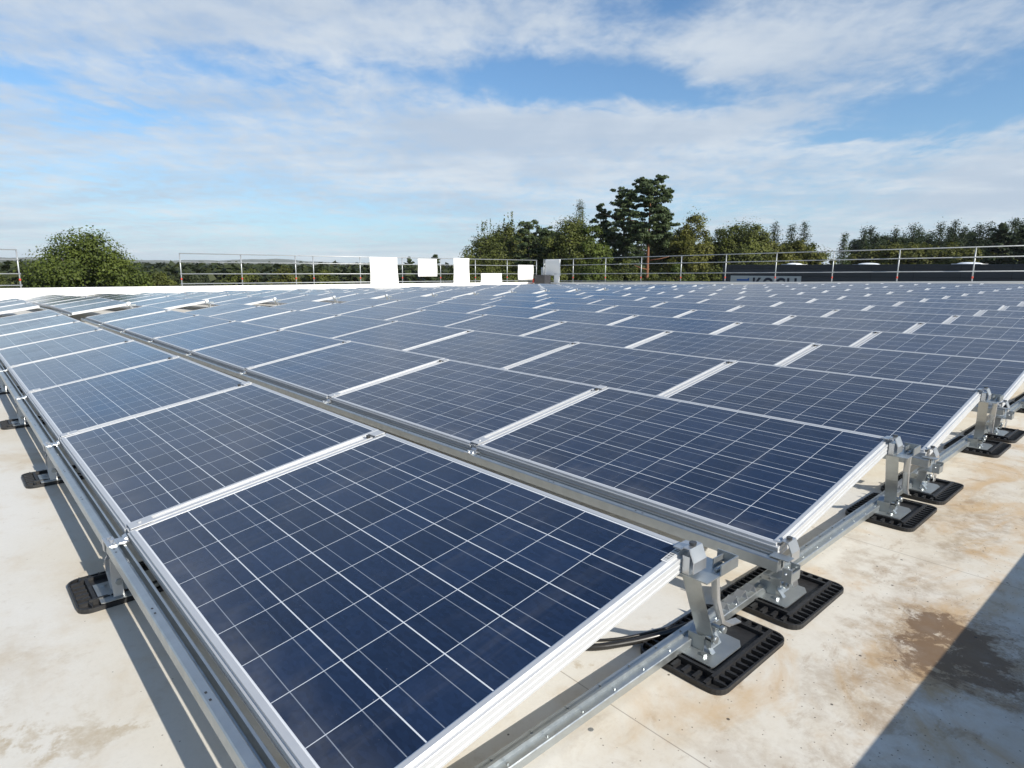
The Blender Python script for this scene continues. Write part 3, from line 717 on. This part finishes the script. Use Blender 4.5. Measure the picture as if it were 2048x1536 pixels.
hall = tag(empty('industrial_hall', (HX, HY, GZ)), 'long dark grey industrial hall with a white name sign, behind the guard rail', 'building')
def hp(name, mb, M, par=hall): o = mb.build(name, M, par); o.location = (-HX, -HY, -GZ) if par == hall else (0, 0, 0); return o
hp('wall', MB().box((HX, HY, GZ), (45, HY+38, HT-.12)), fm)
rf = hp('roof', MB().box((HX-.05, HY-.06, HT-.118), (45.05, HY+38.05, HT)), fm)
for x, y, wd in ((-26.4, 60, 1.2), (-20.6, 62, 1.7), (-12.6, 60, 1.7), (-3, 62, 1.7), (6, 60, 1.7)):
    n = 9; vs = []; fs = []
    for j in range(n):
        for i in range(16):
            th = 2*math.pi*i/16; ph = math.pi/2*j/(n-1); vs.append((x+wd/2*math.cos(ph)*math.cos(th), y+1.1*math.cos(ph)*math.sin(th), HT+.06+.15*math.sin(ph)))
    fs = [(j*16+i, j*16+(i+1) % 16, j*16+16+(i+1) % 16, j*16+16+i) for j in range(n-1) for i in range(16)]
    sk = hp('skylight', MB().box((x-wd/2-.1, y-1.2, HT+.002), (x+wd/2+.1, y+1.2, HT+.075)).add(vs, fs, 0, True), M_dome)
sg = hp('name_sign', MB().box((-30.0, HY-.09, -1.55), (-23.45, HY-.004, .43)), M_signb)
def text(s, size, width, loc, M, par, name, bold=.0):
    cu = bpy.data.curves.new(name, 'FONT'); cu.body = s; cu.size = size; cu.extrude = .02; cu.offset = bold; cu.space_character = 1.12
    o = bpy.data.objects.new(name+'_curve', cu); COL.objects.link(o)
    me = bpy.data.meshes.new_from_object(o.evaluated_get(bpy.context.evaluated_depsgraph_get()))
    bpy.data.objects.remove(o); bpy.data.curves.remove(cu)
    me.materials.clear(); me.materials.append(M)
    xm = max(v.co.x for v in me.vertices)
    for v in me.vertices: v.co.x *= width/xm
    q = bpy.data.objects.new(name, me); COL.objects.link(q); q.parent = par; q.location = loc; q.rotation_euler = (R(90), 0, 0); return q
text('KOCH', 1.72, 4.05, (-27.85, HY-.115, -.94), M_signn, sg, 'sign_lettering', .035)
mb = MB()
for pts in ([(-29.35, .20), (-28.35, .20), (-28.15, .33), (-28.15, .05), (-29.35, .05)], [(-29.35, -.02), (-28.75, -.02), (-29.05, -.55), (-29.45, -.55)], [(-28.6, -.02), (-28.2, -.02), (-28.5, -1.1), (-29.4, -1.1), (-29.4, -.75), (-28.9, -.75)]):
    n = len(pts); vs = [(x, HY-.13, z-.08) for x, z in pts]+[(x, HY-.095, z-.08) for x, z in pts]
    mb.add(vs, [tuple(range(n)), tuple(range(2*n-1, n-1, -1))]+[(i, n+i, n+(i+1) % n, (i+1) % n) for i in range(n)])
e_ = mb.build('sign_emblem', M_signbl, sg)

# ------------------------------------------------------------------ trees
def quads_mesh(name, C, N, size, M, rng, droop=0.0, aspect=1.0):
    """leaf-sized faces at centres C, facing roughly N"""
    n = len(C); size = np.broadcast_to(size, (n,)).reshape(n, 1)
    N = N/np.maximum(np.linalg.norm(N, axis=1, keepdims=True), 1e-6)
    N = N + rng.normal(0, .36, (n, 3)); N /= np.linalg.norm(N, axis=1, keepdims=True)
    ref = rng.normal(0, 1, (n, 3)); A = np.cross(N, ref); A /= np.maximum(np.linalg.norm(A, axis=1, keepdims=True), 1e-6); B = np.cross(N, A)
    a = A*size*aspect; b = B*size
    j = lambda: rng.uniform(.6, 1.25, (n, 1))
    V = np.stack([C-a*j()-b*j()*.6, C+a*j()*.7-b*j(), C+a*j()+b*j()*.7, C-a*j()*.6+b*j()], 1).reshape(-1, 3)
    me = bpy.data.meshes.new(name); me.vertices.add(4*n); me.vertices.foreach_set('co', V.astype(np.float32).ravel())
    me.loops.add(4*n); me.loops.foreach_set('vertex_index', np.arange(4*n, dtype=np.int32))
    me.polygons.add(n); me.polygons.foreach_set('loop_start', np.arange(0, 4*n, 4, dtype=np.int32)); me.polygons.foreach_set('loop_total', np.full(n, 4, dtype=np.int32))
    me.materials.append(M); me.update(calc_edges=True); return me
def limb_trunk(mb, h, r, lean=(0, 0), limbs=(), n=8):
    pts = []; rs = []
    for i in range(7):
        t = i/6; pts.append((lean[0]*t*t, lean[1]*t*t, h*t)); rs.append(max(.02, r*(1-.85*t)*(1.25 if i == 0 else 1)))
    mb.tube(pts, rs, n)
    for (z, dx_, dy_, dz_, rr) in limbs:
        t = z/h; bx, by = lean[0]*t*t, lean[1]*t*t
        mb.tube([(bx, by, z), (bx+dx_*.5, by+dy_*.5, z+dz_*.35), (bx+dx_, by+dy_, z+dz_)], [rr, rr*.7, rr*.25], 6)
def puffs(rng, cl, per, leaf, sq=.8, upn=.35):
    """leaf faces filling a list of (centre, radius, outward) clumps, denser at their skins"""
    C = []; N = []; S_ = []
    for p, r_, o in cl:
        m_ = max(8, int(per*rng.uniform(.7, 1.3)))
        d = rng.normal(0, 1, (m_, 3)); d /= np.linalg.norm(d, axis=1, keepdims=True)
        q = p+d*r_*rng.uniform(.35, 1.08, (m_, 1))*np.array([1, 1, sq])
        C.append(q); N.append(d*.8+o*.5+np.array([0, 0, upn])); S_.append(leaf*rng.uniform(.55, 1.25, m_))
    return C, N, S_
def broad_crown(rng, h, w, z0, clumps, per, leaf, spiky=0.0, flat=1.0):
    """clumps of leaves spread through an uneven ellipsoid"""
    hh = (h-z0)/2; zc = z0+hh; cl = []; dirs = []
    lob = rng.normal(0, 1, (16, 3)); lob /= np.linalg.norm(lob, axis=1, keepdims=True); la = rng.uniform(-.20, .16, 16)
    def rad(d): return 1+float(np.sum(la*np.exp(-((1-lob@d)/.10))))
    for i in range(clumps):
        d = rng.normal(0, 1, 3); d /= np.linalg.norm(d)
        e = d/np.sum(np.abs(d)**2.6)**(1/2.6)
        p = e*np.array([w/2, w/2, hh])*rng.uniform(.3, 1)**.45*.86*rad(d)
        if p[2] < 0: p[:2] *= 1+.14*(-p[2]/hh)
        if spiky and p[2] > 0: p[:2] *= (1-spiky*p[2]/hh)
        cl.append((p+np.array([0, 0, zc]), rng.uniform(.07, .17)*min(w, 1.3*h)*flat, d))
    C, N, S_ = puffs(rng, cl, per, leaf)
    m_ = clumps*6                       # stray twigs at the outline
    d = rng.normal(0, 1, (m_, 3)); d /= np.linalg.norm(d, axis=1, keepdims=True)
    q = d/np.sum(np.abs(d)**2.6, axis=1, keepdims=True)**(1/2.6)*np.array([w/2, w/2, hh])*rng.uniform(.80, .95, (m_, 1))*np.array([[rad(v)] for v in d])
    if spiky: q[:, :2] *= (1-spiky*np.maximum(0, q[:, 2:3]/hh))
    if spiky:                           # upright shoots
        for k in range(26):
            a = rng.uniform(0, 6.28); rr = w/2*rng.uniform(.05, .75); zt = zc+hh*(1-(rr/(w/2))**1.6)*(1-spiky*.1); n_ = 22
            L = hh*rng.uniform(.10, .24); u = rng.uniform(0, 1, n_)
            C.append(np.stack([rr*np.cos(a)+rng.normal(0, .12, n_)*(1-u), rr*np.sin(a)+rng.normal(0, .12, n_)*(1-u), zt-L*.5+u*L*1.2], 1)); N.append(rng.normal(0, 1, (n_, 3))); S_.append(np.full(n_, leaf*.7))
    C.append(q+np.array([0, 0, zc])); N.append(d); S_.append(leaf*rng.uniform(.5, .9, m_))
    return np.concatenate(C), np.concatenate(N), np.concatenate(S_)
def pine_crown(rng, h, w, z0, n, per, leaf, shape='dome', tier=.34):
    """needle tufts strung along spreading boughs, with gaps between the boughs"""
    cl = []; nb = max(10, n//9)
    for i in range(nb):
        t = ((i+rng.uniform(.1, .9))/nb); z = z0+(h-z0)*t*.97
        prof = {'dome': .34+.66*math.sin(math.pi*min(1, .24+.70*t))**.8, 'cone': (1-t)**.75*.88+.14}[shape]
        a = i*2.399+rng.normal(0, .5); L = w/2*prof*rng.uniform(.62, 1.12); rise = rng.uniform(-.02, .30)
        for u in np.linspace(.22, 1, max(3, int(7*prof+2))):
            sw = rng.normal(0, .07)*w*u
            p = np.array([L*u*math.cos(a)-sw*math.sin(a), L*u*math.sin(a)+sw*math.cos(a), z+rise*L*u*u+rng.normal(0, .008)*h])
            cl.append((p, w*rng.uniform(.045, .088)*(1.1-.35*t), np.array([math.cos(a)*.4, math.sin(a)*.4, .7])))
            if u > .45:
                q = p+np.array([-math.sin(a), math.cos(a), 0])*rng.choice((-1, 1))*w*rng.uniform(.06, .13)+np.array([0, 0, rng.normal(0, .01)*h])
                cl.append((q, w*rng.uniform(.04, .07), np.array([math.cos(a)*.4, math.sin(a)*.4, .7])))
    for k in range(7): cl.append((np.array([rng.normal(0, .06)*w, rng.normal(0, .06)*w, h-.012*h*k]), w*.06, np.array([0, 0, 1.])))
    C, N, S_ = puffs(rng, cl, per, leaf, .5, .5)
    return np.concatenate(C), np.concatenate(N), np.concatenate(S_)
def spruce_crown(rng, h, w, z0, layers, per, leaf):
    """many drooping tiers in a narrow ragged cone"""
    C = []; N = []; S_ = []
    for i in range(layers):
        t = (i+rng.uniform(0, 1))/layers; z = z0+(h-z0)*t
        radm = w/2*((1-t)**.9*.97+.03)
        for kk in range(int(rng.integers(4, 7))):
            a = rng.uniform(0, 6.28); L = radm*rng.uniform(.6, 1.12); m_ = max(5, int(per*(.6+(1-t)*.65)))
            u = rng.uniform(.05, 1, m_)**.8; wd = .10*L+.04*w
            C.append(np.stack([math.cos(a)*L*u+rng.normal(0, 1, m_)*wd, math.sin(a)*L*u+rng.normal(0, 1, m_)*wd, z-.42*L*u**1.4+rng.normal(0, 1, m_)*.04*w], 1))
            N.append(np.tile(np.array([math.cos(a)*.5, math.sin(a)*.5, .8]), (m_, 1))); S_.append(leaf*rng.uniform(.6, 1.2, m_)*(.55+.45*(1-t)))
    m_ = 30; u = np.linspace(0, 1, m_)
    C.append(np.stack([rng.normal(0, .025*w, m_), rng.normal(0, .025*w, m_), h-(h-z0)*.09*(1-u)+.25*u], 1)); N.append(rng.normal(0, 1, (m_, 3))); S_.append(np.full(m_, leaf*.5))
    return np.concatenate(C), np.concatenate(N), np.concatenate(S_)
EYE = CZ
def polar(a, r): return CX+r*math.cos(R(a)), CY+r*math.sin(R(a))
SEED = [11]
def tree(name, a, r, top_el, wdeg, kind, M, label, z0f=.12, dens=1.0, group=None, lean=(0, 0), cat='tree'):
    SEED[0] += 1; rng = np.random.default_rng(SEED[0]); x, y = polar(a, r)
    h = EYE+r*math.tan(R(top_el))-GZ; w_ = 2*r*math.tan(R(wdeg/2))*{'broad': 1.35, 'upright': 1.4, 'spruce': 1.75, 'pine': 1.6, 'tallpine': 1.45, 'bush': 1.3}[kind]
    o = empty(name, (x, y, GZ), rng.uniform(0, 6)); leaf = .00125*r
    mb = MB(); bark = M_bark
    if kind == 'broad':
        C, N, S_ = broad_crown(rng, h, w_, h*z0f, int(135*dens), 235, leaf)
        lim = [(h*q, w_*.32*math.cos(k*2.1), w_*.32*math.sin(k*2.1), h*.22, .10) for k, q in enumerate((.25, .32, .4, .48, .56, .62))]
        limb_trunk(mb, h*.8, .28, lean, lim)
    elif kind == 'upright':
        C, N, S_ = broad_crown(rng, h, w_, h*z0f, int(190*dens), 165, leaf, .22, .9)
        lim = [(h*q, w_*.25*math.cos(k*2.1), w_*.25*math.sin(k*2.1), h*.25, .09) for k, q in enumerate((.25, .35, .45, .55, .65))]
        limb_trunk(mb, h*.9, .25, lean, lim)
    elif kind == 'spruce':
        C, N, S_ = spruce_crown(rng, h, w_, h*z0f, int(60*dens), 34, leaf)
        limb_trunk(mb, h*.97, .22)
    elif kind == 'pine':
        C, N, S_ = pine_crown(rng, h, w_, h*z0f, int(330*dens), 100, leaf, 'cone')
        lim = [(h*q, w_*.35*math.cos(k*2.4), w_*.35*math.sin(k*2.4), h*.03, .07) for k, q in enumerate((.4, .5, .58, .66, .74, .82))]
        limb_trunk(mb, h*.96, .27, lean, lim); bark = M_bark
    elif kind == 'tallpine':
        C, N, S_ = pine_crown(rng, h, w_, h*z0f, int(290*dens), 105, leaf, 'dome')
        lim = [(h*q, w_*ll*math.cos(k*2.4), w_*ll*math.sin(k*2.4), h*.025, .07) for k, (q, ll) in enumerate([(.46, .18), (.52, .34), (.57, .40), (.62, .34), (.67, .4), (.72, .35), (.77, .4), (.82, .3), (.87, .25), (.92, .2)])]
        limb_trunk(mb, h*.97, .30, lean, lim, 10); bark = M_pinebark
    elif kind == 'bush':
        C, N, S_ = broad_crown(rng, h, w_, h*.02, int(100*dens), 150, leaf)
        limb_trunk(mb, h*.6, .12, lean, [(h*.1, w_*.3*math.cos(k*1.6), w_*.3*math.sin(k*1.6), h*.45, .06) for k in range(4)])
    if lean != (0, 0): C[:, :2] += np.array(lean)[None, :]*((C[:, 2:3]/h)**2)
    mb.build('trunk', bark, o)
    me = quads_mesh('crown', C, N, S_, M, rng); put('crown', me, o)
    return tag(o, label, cat, group)
# far left
tree('oak_tree', 171.7, 55, 2.7, 6.9, 'broad', L_oak, 'large round green oak standing alone beyond the left roof edge', .10, 2.6)
G1 = 'trees of the mixed grove'
tree('birch_tree', 140.2, 76, 4.0, 4.8, 'upright', L_green, 'feathery green tree at the left end of the grove', .05, 1.6, G1)
tree('birch_tree', 138.2, 79, 4.5, 3.4, 'upright', L_green, 'upright spiky-topped green tree just left of the dark pine', .08, 1.0, G1)
tree('pine_tree', 136.5, 74, 4.2, 3.2, 'pine', L_pine, 'dark bushy pine in the left part of the grove', .12, 1.0, G1)
tree('pine_tree', 134.9, 82, 3.7, 2.6, 'pine', L_pine, 'dark pine half hidden left of the broad maple', .15, .9, G1)
tree('maple_tree', 132.9, 72, 5.3, 4.8, 'broad', L_green, 'broad dense green maple in the middle of the grove', .06, 1.7, G1)
tree('lime_tree', 131.2, 70, 4.1, 3.2, 'broad', L_oak, 'lower yellow-green tree before the right side of the maple', .06, 1.2, G1)
tree('spruce_tree', 131.8, 77, 5.8, 2.3, 'spruce', L_green, 'thin leaning top rising out of the maple', .45, .8, G1, (-.7, .5))
tree('pine_tree', 130.2, 82, 5.6, 2.7, 'pine', L_pine, 'slim dark pine with open crown between the maple and the tall pines', .2, .95, G1)
tree('pine_tree', 128.2, 80, 6.9, 3.4, 'pine', L_pine, 'layered conical pine just left of the tallest pine', .25, 1.3, G1)
tree('pine_tree', 126.05, 74, 7.5, 3.4, 'tallpine', L_pine, 'tallest pine with bare reddish trunk and high crown', .655, 1.0, G1)
tree('birch_tree', 124.3, 84, 3.6, 3.4, 'broad', L_yell, 'yellowish low tree right of the reddish pine trunk', .05, 1.1, G1)
tree('birch_tree', 122.5, 82, 4.2, 3.8, 'upright', L_yell, 'loose yellow-green tree with wispy top right of the pines', .06, 1.1, G1)
tree('birch_tree', 120.7, 86, 3.7, 3.2, 'broad', L_green, 'low green tree filling the dip left of the big round tree', .05, .9, G1)
tree('beech_tree', 118.7, 85, 4.6, 4.6, 'broad', L_green, 'big round-topped green tree right of the pines', .05, 1.7, G1)
tree('birch_tree', 116.1, 87, 3.5, 3.2, 'broad', L_yell, 'yellow-green tree below the first small spruce top', .05, 1.0, G1)
tree('spruce_tree', 115.9, 95, 3.75, 2.4, 'spruce', L_spru, 'first small dark spruce top right of the big round tree', .1, 1.0, G1)
tree('spruce_tree', 114.6, 95, 3.65, 2.4, 'spruce', L_spru, 'middle small dark spruce top right of the big round tree', .1, 1.0, G1)
tree('spruce_tree', 113.7, 97, 3.75, 2.4, 'spruce', L_spru, 'thin pointed spruce, rightmost top of the grove', .1, 1.0, G1)
tree('beech_tree', 114.2, 88, 3.0, 3.0, 'broad', L_yell, 'olive tree below the middle spruce top', .05, 1.0, G1)
tree('beech_tree', 112.5, 88, 1.9, 2.2, 'broad', L_yell, 'low olive tree at the right end of the grove', .05, .8, G1)
for i, (a, e_l, w_, M, kd) in enumerate([(139.4, 3.6, 3.6, L_green, 'broad'), (137.3, 3.8, 3.2, L_green, 'broad'), (135.6, 3.5, 3.4, L_pine, 'pine'), (134.4, 4.0, 3.2, L_green, 'broad'), (129.4, 3.8, 3.0, L_pine, 'pine'), (126.9, 3.7, 3.6, L_pine, 'pine'), (125.2, 3.9, 3.2, L_green, 'broad'),
        (123.4, 3.5, 3.2, L_oak, 'broad'), (121.5, 3.5, 3.2, L_green, 'broad'), (117.0, 3.5, 3.2, L_green, 'broad'), (115.1, 3.1, 3.0, L_green, 'broad'), (113.2, 2.6, 2.6, L_green, 'broad')]):
    tree('woodland_tree', a, 104, e_l, w_, kd, M, f'shaded tree filling the back of the grove, {ORD[i+1]} from the left', .04, .8, 'trees filling the back of the grove')
G2 = 'bushes at the foot of the grove'
for i, (a, e_l, w_, M, lab) in enumerate([(142.2, .6, 3, L_green, 'low dark bush at the far left foot of the grove'), (139.0, .9, 4, L_green, 'broad bush below the feathery tree'), (136.2, .8, 3.4, L_spru, 'dark bush below the bushy pine'), (133.8, .6, 3.2, L_green, 'green bush left of the roof ladder behind the rail'),
        (130.6, 1.0, 3.4, L_oak, 'bright green bush right of the roof corner'), (128.4, 1.6, 3.2, L_green, 'bush below the layered conical pine'), (125.6, .9, 3.4, L_green, 'bush hiding the foot of the reddish pine trunk'),
        (123.2, 1.2, 3.4, L_oak, 'bush below the wispy yellow-green tree'), (120.6, .9, 3.2, L_green, 'bush below the dip left of the big round tree'), (118.2, 1.2, 3.6, L_oak, 'bush below the big round tree'), (115.6, 1.0, 3.2, L_yell, 'olive bush left of the dark hall sign')]):
    tree('bush', a, 66+i % 3*2, e_l, w_, 'bush', M, lab, .02, 1.0, G2, cat='bush')
# behind the hall
tree('fir_tree', 110.75, 112, 2.85, 1.9, 'spruce', L_pine, 'single pale fir standing left of the spruce wood behind the hall', .05, 1.0)
rn = random.Random(21)
G3 = 'spruces behind the dark hall'
n3 = 23
for i in range(n3):
    a = 109.5-i*.46+rn.uniform(-.12, .12); tp = 2.95+.014*i+rn.uniform(-.4, .55)
    tree('spruce_tree', a, 132+rn.uniform(-6, 14), tp, rn.uniform(1.7, 2.5), 'spruce', L_spru, f'dark spruce behind the hall, {ORD[i+1]} from the left of its row', .12, .8, G3)
for i in range(14):
    a = 109.2-i*.74+rn.uniform(-.15, .15)
    tree('woodland_tree', a, 148, 3.0+rn.uniform(-.25, .25), 2.0, 'broad', L_spru, f'dark tree deep in the wood behind the hall, {ORD[i+1]} from the left', .04, .8, 'trees deep in the wood behind the hall')
G4 = 'yellowing trees before the spruces'
for i in range(10):
    a = 109.0-i*.98; tp = (2.1, 2.5, 2.7, 2.45, 2.6, 2.3, 2.4, 1.9, 1.7, 1.5)[i]
    tree('birch_tree', a, 116, tp, 2.5, 'broad', L_yell if i < 8 else L_green, f'olive-yellow tree before the spruces behind the hall, {ORD[i+1]} from the left', .1, .6, G4)
for i, a in enumerate((100.9, 99.7, 98.6)):
    tree('pine_tree', a, 112, 3.3-.15*i, 1.9, 'pine', L_spru, ('dark pine at the right edge behind the hall, left one of the pair', 'dark pine at the right edge behind the hall, right one of the pair', 'dark pine outside the right edge behind the hall')[i], .2, .9)
# nearer trees over the left railing
for i, (a, r, e_l, w_, M, lab) in enumerate([(166.9, 95, .2, 2.2, L_green, 'green tree right beside the large round oak'), (164.6, 105, .35, 2.4, L_far, 'dark tree behind the left end of the long guard rail'), (160.8, 98, .1, 2.6, L_green, 'rounded tree behind the second bay of the left guard rail'),
        (157.6, 105, .2, 2.4, L_yell, 'yellowish tree behind the third bay of the left guard rail'), (154.4, 100, .3, 2.6, L_green, 'green tree left of the widest white sheet'), (147.0, 120, 1.0, 1.0, L_pine, 'small dark pine between the two left sheets'), (144.9, 118, 1.2, 1.6, L_pine, 'small dark pine left of the narrow white sheet'),
        (178.0, 100, .5, 4.0, L_green, 'green tree behind the short guard rail at far left')]):
    tree('woodland_tree', a, r, e_l, w_, 'broad' if M is not L_pine else 'pine', M, lab, .05, .8, 'single trees at the near side of the far wood')
# the far wood as one mass
rng = np.random.default_rng(5); C = []; N = []; S_ = []
for i in range(5200):
    r = 120+rng.uniform(0, 1)**1.6*1500; a = rng.uniform(112, 188)
    if r < 150 and a < 145: continue
    x, y = polar(a, r); top = EYE+r*math.tan(R(rng.normal(.12, .14)))
    top = min(top, 7+.004*r); h = rng.uniform(8, 13); wd = rng.uniform(2.2, 4.5)*(1+r/900)
    m_ = int(70 if r < 350 else (40 if r < 700 else 22))
    d = rng.normal(0, 1, (m_, 3)); d /= np.linalg.norm(d, axis=1, keepdims=True)
    q = np.array([x, y, top-h*.5])+d*np.array([wd, wd, h*.5])*rng.uniform(.6, 1.05, (m_, 1))
    if rng.uniform() < .35: q[:, :2] = np.array([x, y])+(q[:, :2]-np.array([x, y]))*np.clip((top+.3-q[:, 2:3])/h, .05, 1)
    C.append(q); N.append(d+np.array([0, 0, .4])); S_.append(np.full(m_, .0021*r*1.5+.25))
    # a floor of foliage so that no ground shows between crowns
C, N, S_ = np.concatenate(C), np.concatenate(N), np.concatenate(S_)
wo_ = bpy.data.objects.new('far_woodland', quads_mesh('far_woodland', C, N, S_, L_far, rng)); COL.objects.link(wo_)
tag(wo_, 'continuous dark green woodland stretching to the hills beyond the left railing', 'woodland', None, 'stuff')

# ------------------------------------------------------------------ air
hv = bpy.data.materials.new('thin_haze'); hv.use_nodes = True; t = NT(hv.node_tree); t.n.clear()
pv = t.new('ShaderNodeVolumePrincipled'); pv.inputs['Color'].default_value = (0.92, 0.96, 1.0, 1); pv.inputs["Density"].default_value = 0.00010; pv.inputs['Anisotropy'].default_value = 0.0
t.l.new(pv.outputs[0], t.new('ShaderNodeOutputMaterial').inputs['Volume'])
tag(MB().box((-5600, -5600, GZ-1), (5600, 5600, 90)).build('haze', hv), kind='stuff')
